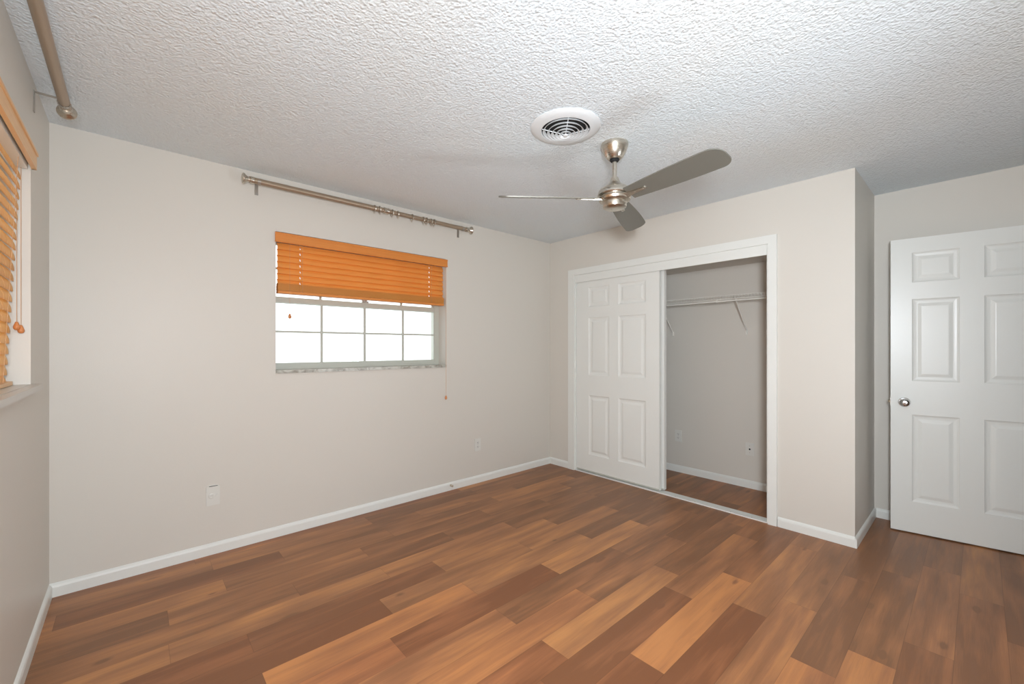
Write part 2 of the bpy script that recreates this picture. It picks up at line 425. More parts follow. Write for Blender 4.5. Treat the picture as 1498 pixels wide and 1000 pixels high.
WX0, WX1, WZ0, WZ1 = 1.04, 2.40, 1.108, 2.075      # window in the long wall
LY0, LY1, LZ0, LZ1 = -2.50, -0.517, 1.108, 2.085    # window in the left wall
DX0, DX1 = 3.60, 4.44                               # doorway in the rear wall
slab('wall_back', [(-.2, WX0, 0, .2, -.05, H), (WX1, WR+.12, 0, .2, -.05, H), (WX0, WX1, 0, .2, -.05, WZ0), (WX0, WX1, 0, .2, WZ1, H)],
     M['wall'], 'pale beige wall holding the window with the raised honey blind', 'wall')
slab('wall_left', [(-.2, 0, LY1, 0, -.05, H), (-.2, 0, -3.72, LY0, -.05, H), (-.2, 0, LY0, LY1, -.05, LZ0), (-.2, 0, LY0, LY1, LZ1, H)],
     M['wall'], 'beige wall at the left edge with the deep window recess', 'wall')
slab('wall_right', [(WR, WR+.12, -5.0, 0, -.05, H)], M['wall'], 'beige wall behind the open white door', 'wall')
slab('wall_rear', [(0, DX0, -3.72, -3.6, 0, H), (DX1, WR, -3.72, -3.6, 0, H), (DX0, DX1, -3.72, -3.6, 2.06, H)],
     M['wall'], 'beige wall behind the camera with the doorway', 'wall')
slab('wall_hallway', [(2.4, 2.5, -4.9, -3.72, 0, H), (2.5, WR, -4.9, -4.8, 0, H)], M['wall'], 'beige hallway wall beyond the doorway', 'wall')
slab('ceiling', [(-.2, WR+.12, -5.0, .2, H, H+.1)], M['ceiling'], 'white popcorn textured ceiling', 'ceiling')
CY0, CY1, CZ = -2.164, -0.353, 2.039                # closet opening
slab('wall_closet', [(W, W+.11, CY1, 0, 0, H), (W, W+.11, -2.66, CY0, 0, H), (W, W+.11, CY0, CY1, CZ, H), (W+.11, WR, -2.66, -2.55, 0, H)],
     M['wall'], 'beige closet wall with its projecting outer corner', 'wall')
slab('ceiling_closet', [(W+.11, WR, -2.55, 0, 2.05, 2.12)], M['wall'], 'beige low ceiling inside the closet', 'ceiling')

# baseboards: a flat board with an eased top
def baseboard(name, p0, p1, nrm, label, h=0.07, t=0.012):
    p0, p1, n = Vector((*p0, 0)), Vector((*p1, 0)), Vector((*nrm, 0))
    m = MB(); prof = [(0, 0), (t, 0), (t, h*.72), (t*.75, h*.86), (t*.35, h*.95), (0, h)]
    A = [m.bm.verts.new(p0 + n*a + Vector((0, 0, z))) for a, z in prof]
    B = [m.bm.verts.new(p1 + n*a + Vector((0, 0, z))) for a, z in prof]
    for i in range(len(prof)):
        j = (i+1) % len(prof); m.bm.faces.new((A[i], A[j], B[j], B[i]))
    m.bm.faces.new(A); m.bm.faces.new(list(reversed(B)))
    return struct(m.build(name, M['trim']), label, 'baseboard')
baseboard('baseboard_back', (0, 0), (W, 0), (0, -1), 'white baseboard along the foot of the window wall')
baseboard('baseboard_left', (0, -3.6), (0, -.012), (1, 0), 'white baseboard along the foot of the left wall')
baseboard('baseboard_closet_far', (W, -.269), (W, -.012), (-1, 0), 'short white baseboard between the room corner and the closet casing')
baseboard('baseboard_closet_near', (W, -2.66), (W, -2.226), (-1, 0), 'white baseboard between closet casing and outer corner')
baseboard('baseboard_closet_side', (W-.012, -2.66), (WR, -2.66), (0, -1), 'white baseboard on the narrow shaded side of the closet', h=.068)
baseboard('baseboard_right', (WR, -3.6), (WR, -2.672), (-1, 0), 'white baseboard seen between the outer corner and the open door')
baseboard('baseboard_closet_inside', (WR, -2.55), (WR, 0), (-1, 0), 'white baseboard inside the closet along its back')
baseboard('baseboard_rear', (.012, -3.6), (DX0-.06, -3.6), (0, 1), 'white baseboard along the wall behind the camera')

# closet casing, jamb and head track
m = MB()
m.box(W-.016, W+.002, CY1, -.272, 0, 2.10); m.box(W-.016, W+.002, -2.222, CY0, 0, 2.10); m.box(W-.016, W+.002, CY0, CY1, CZ, 2.10)
struct(m.build('trim_1', M['trim'], bevel=.003), 'white painted casing around the closet opening', 'casing')
m = MB()
m.box(W, W+.11, CY1-.012, CY1, 0, CZ); m.box(W, W+.11, CY0, CY0+.010, 0, CZ); m.box(W, W+.11, CY0+.01, CY1-.012, CZ-.01, CZ)
struct(m.build('trim_2', M['trim']), 'white jamb lining inside the closet opening', 'jamb')
m = MB()
m.box(W-.004, W+.006, CY0+.01, CY1-.012, 1.962, CZ-.01); m.box(W+.006, W+.105, CY0+.01, CY1-.012, 2.015, CZ-.01)
struct(m.build('trim_3', M['trim'], bevel=.002), 'white fascia track across the head of the closet', 'track')
m = MB()
m.box(W-.004, W+.04, CY0+.01, CY1-.012, 0, .009); m.box(W+.04, W+.09, CY0+.01, CY1-.012, 0, .005)
tr = struct(m.build('trim_4', M['trim'], bevel=.001), 'white sliding door track on the floor of the closet opening', 'track')
m = MB()
for y in (-1.45, -1.62, -1.9, -2.05): m.lathe([(0, .0105), (.004, .0100), (.004, .0085), (0, .0085)], 12, Matrix.Translation((W+.008, y, 0)))
m.build('screw', M['zinc'], tr)

# door casing of the rear doorway (behind the camera)
m = MB()
m.box(DX0-.06, DX0, -3.6, -3.585, 0, 2.12); m.box(DX1, DX1+.05, -3.6, -3.585, 0, 2.12); m.box(DX0, DX1, -3.6, -3.585, 2.06, 2.12)
m.box(DX0, DX0+.015, -3.72, -3.6, 0, 2.06); m.box(DX1-.015, DX1, -3.72, -3.6, 0, 2.06); m.box(DX0+.015, DX1-.015, -3.72, -3.6, 2.045, 2.06)
struct(m.build('trim_5', M['trim'], bevel=.003), 'white casing of the doorway in the wall behind the camera', 'casing')

# ------------------------------------------------------------------ panel doors
def panel_door_bm(width, height, thick, us, zs, both=True):
    """local: x along the width, y = outward normal at +thick/2, z up. us, zs: cut lines, panels in the odd cells"""
    m = MB(); bm = m.bm
    U = [0] + us + [width]; Z = [0] + zs + [height]
    for side in ((1, -1) if both else (1,)):
        y0 = side * thick / 2
        def rect(u0, u1, z0, z1, d):
            return [bm.verts.new((u, y0 - side*d, z)) for u, z in ((u0, z0), (u1, z0), (u1, z1), (u0, z1))]
        for i in range(len(U)-1):
            for j in range(len(Z)-1):
                u0, u1, z0, z1 = U[i], U[i+1], Z[j], Z[j+1]
                if i % 2 and j % 2:
                    steps = [(0, 0), (.004, .004), (.012, .0075), (.024, .009), (.030, .009), (.048, .0035), (.052, .003)]
                    prev = None
                    for ins, d in steps:
                        R = rect(u0+ins, u1-ins, z0+ins, z1-ins, d)
                        if prev:
                            for q in range(4): bm.faces.new((prev[q], prev[(q+1) % 4], R[(q+1) % 4], R[q]))
                        prev = R
                    bm.faces.new(prev)
                else:
                    bm.faces.new(rect(u0, u1, z0, z1, 0))
    yb, yf = -thick/2, thick/2
    for a, b2 in (((0, 0), (width, 0)), ((width, 0), (width, height)), ((width, height), (0, height)), ((0, height), (0, 0))):
        bm.faces.new([bm.verts.new(p) for p in ((a[0], yb, a[1]), (b2[0], yb, b2[1]), (b2[0], yf, b2[1]), (a[0], yf, a[1]))])
    if not both: bm.faces.new([bm.verts.new(p) for p in ((0, yb, 0), (width, yb, 0), (width, yb, height), (0, yb, height))])
    bmesh.ops.remove_doubles(bm, verts=bm.verts, dist=1e-5)
    return m

# entry door, hinged beyond the right edge, standing open almost against the right wall
free = Vector((4.302, -2.775, 0)); ddir = Vector((.1623, -.9867, 0)).normalized()
DW, DT = 0.80, 0.035
nrm = Vector((ddir.y, -ddir.x, 0))                 # towards the room (-x)
if nrm.x > 0: nrm = -nrm
org = free - nrm * DT/2
root = empty('door_1', org, math.atan2(ddir.y, ddir.x))
tag(root, 'open white six-panel door with a round chrome knob', 'door', None, 'structure')
# local y of the rotated frame: is it the room side?
ly = Vector((-ddir.y, ddir.x, 0)); sgn = 1 if ly.dot(nrm) > 0 else -1
d = panel_door_bm(DW, 2.03, DT, [.109, .338, .447, .69], [.213, .813, 1.045, 1.61, 1.725, 1.93])
def local_child(mbo, name, mat, parent, smooth=False, bevel=0, loc=(0, 0, 0)):
    o = mbo.build(name, mat, None, smooth, bevel); o.parent = parent; o.location = loc; return o
local_child(d, 'door_panel', M['door'], root, loc=(0, 0, .009))
def knob_bm(side):
    m = MB(); R = Matrix.Rotation(rad(-90 * side), 4, 'X')
    T = Matrix.Translation((.070, side*DT/2, .905)) @ R
    m.lathe([(0, 0), (.033, 0), (.033, .003), (.030, .007), (.020, .010), (.012, .013), (.011, .026), (.016, .032), (.024, .038),
             (.0275, .046), (.027, .054), (.022, .061), (.014, .0645), (.0125, .062), (.006, .063), (0, .063)], 36, T)
    return m
for sd in (1, -1):
    tag(local_child(knob_bm(sd), 'door_knob', M['chrome'], root, smooth=True), 'round chrome knob')
m = MB(); m.box(-.002, .0, -.0125, .0125, .875, .935)
pl_ = local_child(m, 'latch_plate', M['zinc'], root)
m = MB(); m.prism([(-.012, -.006), (0, -.006), (0, .006), (-.004, .006)], Matrix.Translation((-.002, 0, .905)), .016)
lt = m.build('latch_bolt', M['oldmetal']); lt.parent = pl_
for hz in (.25, 1.02, 1.80):
    m = MB(); m.tube([(DW+.004, sgn*-.0, hz-.045), (DW+.004, 0, hz+.045)], .006); m.box(DW-.0, DW+.003, -.016, .016, hz-.045, hz+.045)
    local_child(m, 'hinge', M['zinc'], root)

# closet sliding doors
def sliding(name, xf, y_left, y_right, label, thick=.035):
    w = y_left - y_right
    root = empty(name, (xf + thick/2, y_left, .018), rad(-90))     # local x -> -y world, local y -> +x world
    tag(root, label, 'door', None, 'structure')
    a = [.155, .405, .51, .80]
    m = panel_door_bm(w, 1.955, thick, a, [.175, .780, .985, 1.570, 1.680, 1.880])
    local_child(m, 'door_panel', M['door'], root)
    m = MB(); m.box(w-.0, w+.003, -thick/2-.001, thick/2+.001, 0, 1.955); m.box(-.003, 0, -thick/2-.001, thick/2+.001, 0, 1.955)
    local_child(m, 'edge_strip', M['trim'], root)
    m = MB(); m.box(.0, w, -thick/2-.0015, -thick/2+.006, -.0, .012)
    tag(local_child(m, 'bottom_rail', M['alu'], root), 'grey metal bottom rail')
    return root
sliding('door_2', W+.016, CY1-.012, -1.297, 'white six-panel sliding closet door standing in front')
sliding('door_3', W+.062, CY1-.014, -1.318, 'white sliding closet door hidden behind the front one')

# ------------------------------------------------------------------ windows
FY = .115
root = empty('window_1', (1.72, FY, WZ0)); struct(root, 'grey framed sash window above the marble sill, half covered by the honey blind', 'window')
m = MB(); t = .042
m.box(WX0, WX0+.022, FY, FY+.07, WZ0, WZ1); m.box(WX1-t, WX1, FY, FY+.07, WZ0, WZ1)
m.box(WX0+.022, WX1-t, FY, FY+.07, WZ1-t, WZ1); m.box(WX0+.022, WX1-t, FY, FY+.07, WZ0, 1.150)
m.build('window_frame', M['alu'], root, bevel=.002)
gx = [1.046, 1.379, 1.711, 2.048, 2.358]
def sash(y, z0, z1, rail0, rail1, mz, name_parent, xa=WX0+.001, xb=WX1-.044):
    m = MB(); th = .022
    m.box(xa, xa+.026, y, y+th, z0, z1); m.box(xb-.004, xb+.004, y, y+th, z0, z1)
    m.box(xa+.026, xb-.004, y, y+th, z0, z0+rail0); m.box(xa+.026, xb-.004, y, y+th, z1-rail1, z1)
    s_ = m.build('sash', M['alu'], name_parent, bevel=.0015)
    m = MB()
    for x in gx[1:4]: m.box(x-.008, x+.008, y+.004, y+th-.004, z0+rail0, z1-rail1)
    for z in mz:
        for a, b in zip(gx, gx[1:]):
            m.box(max(a+.008, xa+.026), min(b-.008, xb-.004), y+.004, y+th-.004, z-.007, z+.007)
    m.build('muntin', M['alu'], s_)
    m = MB(); m.box(xa+.02, xb, y+.009, y+.012, z0+rail0-.005, z1-rail1+.005)
    m.build('glass', M['glass'], s_)
    return s_
sash(FY+.006, 1.135, 1.645, .040, .040, [1.398], root)
sash(FY+.036, 1.603, WZ1-.03, .040, .03, [1.85], root)
m = MB(); m.box(1.685, 1.735, FY-.006, FY+.012, 1.645, 1.657); m.box(1.70, 1.72, FY-.012, FY+.006, 1.657, 1.666)
m.build('sash_lock', M['zinc'], root, bevel=.002)
m = MB(); m.box(WX0-.0, WX1, -.012, FY, WZ0, WZ0+.022)
tag(m.build('window_sill', M['sill'], root, bevel=.003), 'grey veined marble sill')

root = empty('window_2', (-.12, -1.5, LZ0)); struct(root, 'deep window at the left edge behind the lowered tan blind', 'window')
m = MB()
m.box(-.185, -.115, LY0, LY0+.045, LZ0, LZ1); m.box(-.185, -.115, LY1-.045, LY1, LZ0, LZ1)
m.box(-.185, -.115, LY0+.045, LY1-.045, LZ1-.045, LZ1); m.box(-.185, -.115, LY0+.045, LY1-.045, LZ0, LZ0+.045)
m.box(-.175, -.13, -1.53, -1.49, LZ0+.045, LZ1-.045); m.box(-.175, -.13, LY0+.045, -1.53, 1.58, 1.62); m.box(-.175, -.13, -1.49, LY1-.045, 1.58, 1.62)
m.build('window_frame', M['alu'], root, bevel=.002)
m = MB(); m.box(-.156, -.152, LY0+.04, -1.50, LZ0+.04, LZ1-.04); m.box(-.156, -.152, -1.50, LY1-.04, LZ0+.04, LZ1-.04)
m.build('glass', M['glass'], root)
m = MB(); m.box(-.115, 0, LY0, LY1, LZ0-.0, LZ0+.022); m.box(0, .03, LY0-.05, LY1+.055, LZ0-.004, LZ0+.020)
tag(m.build('window_sill', M['palesill'], root, bevel=.003), 'pale sill slab projecting from the wall')

# ------------------------------------------------------------------ blinds
def slat_bm(length, holes, width=.05, th=.0028, axis='x'):
    """local: long axis x from 0, width along y, holes are (x) centres of lift cord slots"""
    m = MB(); cuts = [0.0]
    for h in holes: cuts += [h-.0035, h+.0035]
    cuts.append(length)
    crown = lambda y: .0042 * (1 - (2 * y / width) ** 2)
    for i in range(len(cuts)-1):
        a, b = cuts[i], cuts[i+1]
        if i % 2 == 0:
            n = 8; ys = [-width/2 + width*q/n for q in range(n+1)]
            ring = [(y, crown(y) + th/2) for y in ys] + [(y, crown(y) - th/2) for y in reversed(ys)]
            A = [m.bm.verts.new((a, y, z)) for y, z in ring]; B = [m.bm.verts.new((b, y, z)) for y, z in ring]
            for q in range(len(ring)): m.bm.faces.new((A[q], A[(q+1) % len(ring)], B[(q+1) % len(ring)], B[q]))
            m.bm.faces.new(A); m.bm.faces.new(list(reversed(B)))
        else:
            m.box(a, b, -width/2, -.009, crown(.018)-th/2, crown(.018)+th/2); m.box(a, b, .009, width/2, crown(.018)-th/2, crown(.018)+th/2)
    return m

# window wall blind (raised two thirds)
bx0, bx1, by = 1.056, 2.386, .034
L_ = bx1 - bx0
holes = [.145, 1.19]
root = empty('window_blind', ((bx0+bx1)/2, by, 2.0)); tag(root, 'honey wood blind raised above the sash window panes', 'blind')
m = MB(); m.box(1.034, 2.408, -.016, -.004, 2.002, 2.068); m.box(1.034, 2.408, -.020, -.016, 2.056, 2.066); m.box(1.034, 2.408, -.020, -.016, 2.004, 2.012)
m.build('valance', M['valance_x'], root, bevel=.0015)
m = MB(); m.box(bx0, bx1, .006, .056, 2.025, 2.07)
m.build('headrail', M['trim'], root)
proto = None
tilt = rad(67)
for i in range(7):
    z = 1.984 - i * .0417
    if proto is None:
        proto = slat_bm(L_, holes).build('slat', M['slat_x'], smooth=True); o = proto
    else:
        o = proto.copy(); COL.objects.link(o)
    o.parent = root
    o.matrix_parent_inverse = parent_world(root).inverted()
    o.location = (bx0, by, z); o.rotation_euler = (tilt, 0, 0)
for i in range(13):
    o = proto.copy(); COL.objects.link(o)
    o.parent = root; o.matrix_parent_inverse = parent_world(root).inverted()
    o.location = (bx0 + random.uniform(-.002, .002), by, 1.678 + i * .0038); o.rotation_euler = (0, 0, 0)
m = MB(); m.box(bx0, bx1, by-.026, by+.026, 1.658, 1.675)
m.build('bottom_rail', M['valance_x'], root, bevel=.003)
for h in holes:
    m = MB(); m.tube([(bx0+h, by, 2.03), (bx0+h, by, 1.66)], .0009, 6)
    m.tube([(bx0+h+.010, by-.027, 2.03), (bx0+h+.010, by-.027, 1.67)], .0009, 6)
    m.tube([(bx0+h+.010, by+.027, 2.03), (bx0+h+.010, by+.027, 1.67)], .0009, 6)
    m.build('ladder_cord', M['cord'], root)
def tassel(m, x, y, z):
    m.lathe([(0, .026), (.004, .025), (.0055, .020), (.009, .010), (.0105, .003), (.009, -.004), (.005, -.008), (0, -.009)], 16, Matrix.Translation((x, y, z)))
m = MB(); m.tube([(2.388, -.022, 2.01), (2.388, -.022, .85)], .0012, 6)
c_ = m.build('pull_cord', M['cord'], root)
m = MB(); tassel(m, 2.388, -.022, .832); m.build('tassel', M['tassel'], c_, smooth=True)
m = MB(); m.tube([(1.121, -.022, 2.01), (1.121, -.022, 1.51)], .0007, 6)
c_ = m.build('tilt_cord', M['cord'], root)
m = MB(); tassel(m, 1.121, -.022, 1.492); m.build('tassel', M['tassel'], c_, smooth=True)

# left wall blind (fully lowered, hanging askew)
ly1, ly0 = -.535, -2.485
root = empty('window_blind', (-.03, -1.5, 2.0)); tag(root, 'tan wood blind let down in the window at the left edge of the view', 'blind')
m = MB(); m.box(.002, .016, -2.52, -.505, 2.040, 2.112); m.box(.016, .021, -2.52, -.505, 2.098, 2.110); m.box(-.0, .012, -.515, -.505, 2.040, 2.112)
m.build('valance', M['valance_y'], root, bevel=.002)
m = MB(); m.box(-.058, -.006, ly0, ly1, 2.03, 2.075); m.build('headrail', M['trim'], root)
proto = None; nS = 21
for i in range(nS):
    z = 2.005 - i * .0425
    f = i / (nS - 1)
    if proto is None:
        proto = slat_bm(ly1-ly0, [.15, .975, 1.80]).build('slat', M['slat_y'], smooth=True); o = proto
    else:
        o = proto.copy(); COL.objects.link(o)
    o.parent = root; o.matrix_parent_inverse = parent_world(root).inverted()
    o.location = (-.034 - .034*f, ly1 - .030*f, z)
    # local x -> -y, slats nearly closed with their inner edge low
    o.rotation_euler = (Matrix.Rotation(rad(-90), 4, 'Z') @ Matrix.Rotation(rad(-74), 4, 'X')).to_euler()
m = MB(); m.box(-.095, -.043, ly0-.02, ly1-.032, LZ0+.024, LZ0+.040); m.build('bottom_rail', M['valance_y'], root, bevel=.003)
for yy in (ly1-.15, ly1-.975, ly1-1.80):
    m = MB(); m.tube([(-.012, yy, 2.04), (-.046, yy-.03, 1.15)], .001, 6); m.tube([(-.058, yy, 2.04), (-.092, yy-.03, 1.15)], .001, 6)
    m.build('ladder_cord', M['cord'], root)
for cx_, cy_, cz_ in ((-.0235, -.545, 1.352), (-.034, -.553, 1.365)):
    m = MB(); m.tube([(cx_, cy_, 2.035), (cx_, cy_, cz_+.02)], .001, 6)
    c_ = m.build('pull_cord', M['cord'], root)
    m = MB(); tassel(m, cx_, cy_, cz_); m.build('tassel', M['tassel'], c_, smooth=True)

# ------------------------------------------------------------------ curtain rods
def xf_axis(p, d):
    return Matrix.Translation(p) @ Vector(d).to_track_quat('Z', 'Y').to_matrix().to_4x4()
def finial_bm(p, d):
    m = MB()
    m.lathe([(0, -.012), (.0215, -.012), (.0225, -.008), (.0225, .006), (.0180, .010), (.0160, .020), (.0175, .026), (.025, .034), (.0335, .042),
             (.0350, .047), (.0335, .051), (.027, .054), (.014, .056), (0, .0565)], 32, xf_axis(p, d))
    return m
def bracket_bm(foot, out, rodp, r, zt):
    """foot: wall point under the plate top, out: unit vector from wall"""
    m = MB(); o = Vector(out); side = Vector((-o.y, o.x, 0)); f = Vector(foot)
    def bx(a0, a1, s0, s1, z0, z1):
        vs = [f + o*a + side*s_ for a, s_ in ((a0, s0), (a1, s0), (a1, s1), (a0, s1))]
        lo_ = [m.bm.verts.new((v.x, v.y, z0)) for v in vs]; hi_ = [m.bm.verts.new((v.x, v.y, z1)) for v in vs]
        m.bm.faces.new(lo_); m.bm.faces.new(hi_)
        for i in range(4): m.bm.faces.new((lo_[i], lo_[(i+1) % 4], hi_[(i+1) % 4], hi_[i]))
    bx(0, .004, -.010, .010, zt-.092, zt)
    dist = (Vector(rodp) - f).dot(o)
    bx(.003, dist - r*.8, -.007, .007, zt-.006, zt-.002)
    # cradle hugging the underside of the rod
    n = 12; pts = []
    for i in range(n+1):
        a = math.pi * (0.95 + 1.10 * i / n)
        pts.append((dist + (r+.0022)*math.cos(a), Vector(rodp).z + (r+.0022)*math.sin(a)))
    for (a0, z0), (a1, z1) in zip(pts, pts[1:]):
        q = [f + o*a0 + side*s_ for s_ in (-.009, .009)] ; q2 = [f + o*a1 + side*s_ for s_ in (-.009, .009)]
        m.tube([Vector((q[0].x, q[0].y, z0)), Vector((q[1].x, q[1].y, z0))], .0016, 6)
        m.bm.faces.new([m.bm.verts.new(v) for v in ((q[0].x, q[0].y, z0), (q[1].x, q[1].y, z0), (q2[1].x, q2[1].y, z1), (q2[0].x, q2[0].y, z1))])
    return m

RZ, RY = 2.356, -.08
root = empty('curtain_rod', (1.7, RY, RZ)); tag(root, 'long telescoping champagne curtain rod above the window wall blind', 'curtain rod')
m = MB(); m.tube([(.87, RY, RZ), (1.80, RY, RZ)], .0195, 20); m.build('rod', M['rod'], root, smooth=True)
m = MB(); m.tube([(1.80, RY, RZ), (2.59, RY, RZ)], .0165, 20); m.build('inner_rod', M['rod'], root, smooth=True)
for x, sg in ((.885, -1), (2.575, 1)):
    finial_bm((x, RY, RZ), (sg, 0, 0)).build('finial', M['nickel'], root, smooth=True)
for x in (.925, 2.53):
    b_ = bracket_bm((x, 0, 0), (0, -1, 0), (x, RY, RZ), .0195 if x < 1.5 else .0165, 2.383).build('bracket', M['zinc'], root)
m = MB(); m.lathe([(.0195, -.022), (.0240, -.020), (.0250, -.014), (.0225, -.008), (.0225, .008), (.0250, .014), (.0240, .020), (.0168, .022)], 24, xf_axis((1.795, RY, RZ), (1, 0, 0))); m.build('coupling_collar', M['nickel'], root, smooth=True)
ring0 = None
ringx = [(1.70, 6, 'leftmost ring of the cluster by the rod collar'), (1.742, -8, 'ring squeezed against the rod collar'), (1.845, 5, 'ring just right of the rod collar'),
         (1.895, -12, 'tilted ring a little right of the rod collar'), (2.02, 10, 'lone ring between the two clusters'), (2.125, -6, 'left ring of the right-hand cluster'),
         (2.155, 8, 'second ring of the right-hand cluster'), (2.200, -5, 'third ring of the right-hand cluster'), (2.228, 6, 'rightmost curtain ring on the rod')]
for x, tl, lab in ringx:
    if ring0 is None:
        root_r = empty('curtain_ring', (0, 0, 0)); ring0 = root_r
        m = MB(); m.torus((0, 0, 0), (1, 0, 0), .0245, .0034, 28, 8)
        a_ = m.build('ring_band', M['nickel'], smooth=True); a_.parent = root_r
        m = MB(); m.torus((0, 0, -.0325), (0, 1, 0), .0046, .0013, 14, 6)
        e_ = m.build('eyelet', M['nickel'], smooth=True); e_.parent = root_r
        r_ = root_r
    else:
        r_ = ring0.copy(); COL.objects.link(r_)
        for ch in ring0.children:
            c2 = ch.copy(); COL.objects.link(c2); c2.parent = r_
    thick = .0195 if x < 1.80 else .0165
    r_.location = (x, RY, RZ - (.0211 - thick)); r_.rotation_euler = (0, rad(tl*.4), rad(tl*.6))
    tag(r_, 'nickel curtain ring, ' + lab, 'curtain ring', 'curtain rings on the window wall rod')

LX, LZR = .092, 2.379
root = empty('curtain_rod', (LX, -1.6, LZR)); tag(root, 'thick champagne curtain rod over the left window, running out of the top edge', 'curtain rod')
m = MB(); m.tube([(LX, -2.75, LZR), (LX, -.40, LZR)], .0195, 24); m.build('rod', M['rod'], root, smooth=True)
for y, sg in ((-.405, 1), (-2.74, -1)): finial_bm((LX, y, LZR), (0, sg, 0)).build('finial', M['nickel'], root, smooth=True)
for y in (-.455, -2.68): bracket_bm((0, y, 0), (1, 0, 0), (LX, y, LZR), .0195, 2.397).build('bracket', M['zinc'], root)

# ------------------------------------------------------------------ ceiling fan
FX, FYY = 2.357, -1.807
root = empty('ceiling_fan', (FX, FYY, H)); tag(root, 'brushed nickel ceiling fan with three grey blades', 'ceiling fan')
T = Matrix.Translation((FX, FYY, 0))
m = MB(); m.lathe([(0, H), (.076, H), (.0765, 2.432), (.074, 2.420), (.066, 2.398), (.055, 2.376), (.042, 2.360), (.034, 2.353), (.030, 2.352), (.028, 2.356), (0, 2.357)], 48, T)
m.build('canopy', M['nickel'], root, smooth=True)
m = MB(); m.lathe([(.0125, 2.36), (.026, 2.357), (.026, 2.347), (.020, 2.340), (.0125, 2.339)], 32, T); m.build('hanger_ball', M['dark'], root, smooth=True)
m = MB(); m.tube([(FX, FYY, 2.36), (FX, FYY, 2.23)], .0125, 24); m.build('downrod', M['nickel'], root, smooth=True)
m = MB(); m.lathe([(.0128, 2.252), (.020, 2.250), (.024, 2.240), (.030, 2.224), (.042, 2.209), (.060, 2.197), (.078, 2.186), (.089, 2.174), (.094, 2.160), (.094, 2.150), (.090, 2.146), (.060, 2.146), (0, 2.146)], 56, T)
m.build('motor_housing', M['nickel'], root, smooth=True)
m = MB(); m.lathe([(0, 2.146), (.080, 2.146), (.080, 2.138), (.086, 2.137), (.090, 2.130), (.086, 2.118), (.070, 2.110), (.058, 2.108), (0, 2.108)], 56, T)
m.build('lower_housing', M['nickel'], root, smooth=True)
m = MB(); m.lathe([(.050, 2.110), (.064, 2.110), (.067, 2.106), (.067, 2.088), (.064, 2.080), (.052, 2.073), (.030, 2.068), (0, 2.066)], 48, T)
m.build('bottom_cap', M['nickel'], root, smooth=True)
R0, R1 = .105, .660
def blade_outline():
    pts = []
    def w(t): return .050 + .020 * math.sin(min(1, t*1.15) * math.pi * .5)
    n = 14
    top = [(R0 + (R1-.055-R0)*i/n, w(i/n)) for i in range(n+1)]
    wt = w(1.0)
    # rounded end: tighter on one corner
    for i in range(1, 9):
        a = math.pi/2 * (1 - i/8); top.append((R1-.055 + .055*math.cos(a), wt - .045 + .045*math.sin(a)))
    bot = []
    for i in range(0, 9):
        a = -math.pi/2 * (i/8); bot.append((R1-.065 + .065*math.cos(a), -wt + .06 + .06*math.sin(a)))
    bot += [(R0 + (R1-.065-R0)*(n-i)/n, -w((n-i)/n)) for i in range(1, n+1)]
    return top + bot
for a in (140.8, 260.8, 20.8):
    Rz = Matrix.Translation((FX, FYY, 2.131)) @ Matrix.Rotation(rad(a), 4, 'Z') @ Matrix.Rotation(rad(-17.5), 4, 'X')
    m = MB(); m.prism(blade_outline(), Rz, .006)
    bl = m.build('blade', M['blade'], root, bevel=.0015)
    m = MB()
    arm = [(.045, .030), (.085, .024), (.120, .014), (.190, .009), (.215, .010), (.222, 0), (.215, -.010), (.190, -.009), (.120, -.014), (.085, -.024), (.045, -.030)]
    m.prism(arm, Rz @ Matrix.Translation((0, 0, -.006)), .006)
    m.lathe([(0, -.011), (.003, -.0108), (.0045, -.009), (0, -.009)], 10, Rz @ Matrix.Translation((.205, 0, 0)))
    m.lathe([(0, -.011), (.003, -.0108), (.0045, -.009), (0, -.009)], 10, Rz @ Matrix.Translation((.15, 0, 0)))
    tag(m.build('blade_arm', M['nickel'], bl, bevel=.0015), 'slim nickel blade arm')

# ------------------------------------------------------------------ round ceiling vent
VX, VY = 2.005, -1.745
root = empty('ceiling_vent', (VX, VY, H)); tag(root, 'round white ceiling air vent with concentric louvre rings', 'air vent')
T = Matrix.Translation((VX, VY, 0))
m = MB(); m.lathe([(.128, H-.001), (.181, H-.001), (.182, H-.005), (.176, H-.010), (.158, H-.016), (.140, H-.020), (.128, H-.021), (.125, H-.018), (.125, H-.001)], 64, T, close=True)
m.build('flange', M['vent'], root, smooth=True)
m = MB(); m.lathe([(0, H-.002), (.126, H-.002), (.126, H-.0035), (0, H-.0035)], 48, T); m.build('duct_shade_disc', M['dark'], root)  # black disc painting the shade up the duct, ceiling left uncut
for i, (ra, dz) in enumerate(((.112, .020), (.090, .027), (.069, .033), (.049, .038), (.030, .042))):
    m = MB(); m.lathe([(ra-.006, H-dz+.007), (ra+.003, H-dz-.004), (ra+.0065, H-dz-.0045), (ra+.0045, H-dz-.001), (ra-.004, H-dz+.0085)], 56, T, close=True)
    m.build('louvre_ring', M['vent'], root, smooth=True)
m = MB(); m.lathe([(0, H-.038), (.010, H-.040), (.013, H-.045), (.010, H-.049), (0, H-.050)], 24, T); m.build('centre_knob', M['vent'], root, smooth=True)
for a in (138-0, 48+0):
    dx, dy = math.cos(rad(a)), math.sin(rad(a))
    m = MB()
    for sg in (1, -1):
        m.tube([(VX + sg*dx*.124, VY + sg*dy*.124, H-.012), (VX + sg*dx*.008, VY + sg*dy*.008, H-.040)], .0022, 8)
    m.build('spoke', M['vent'], root)

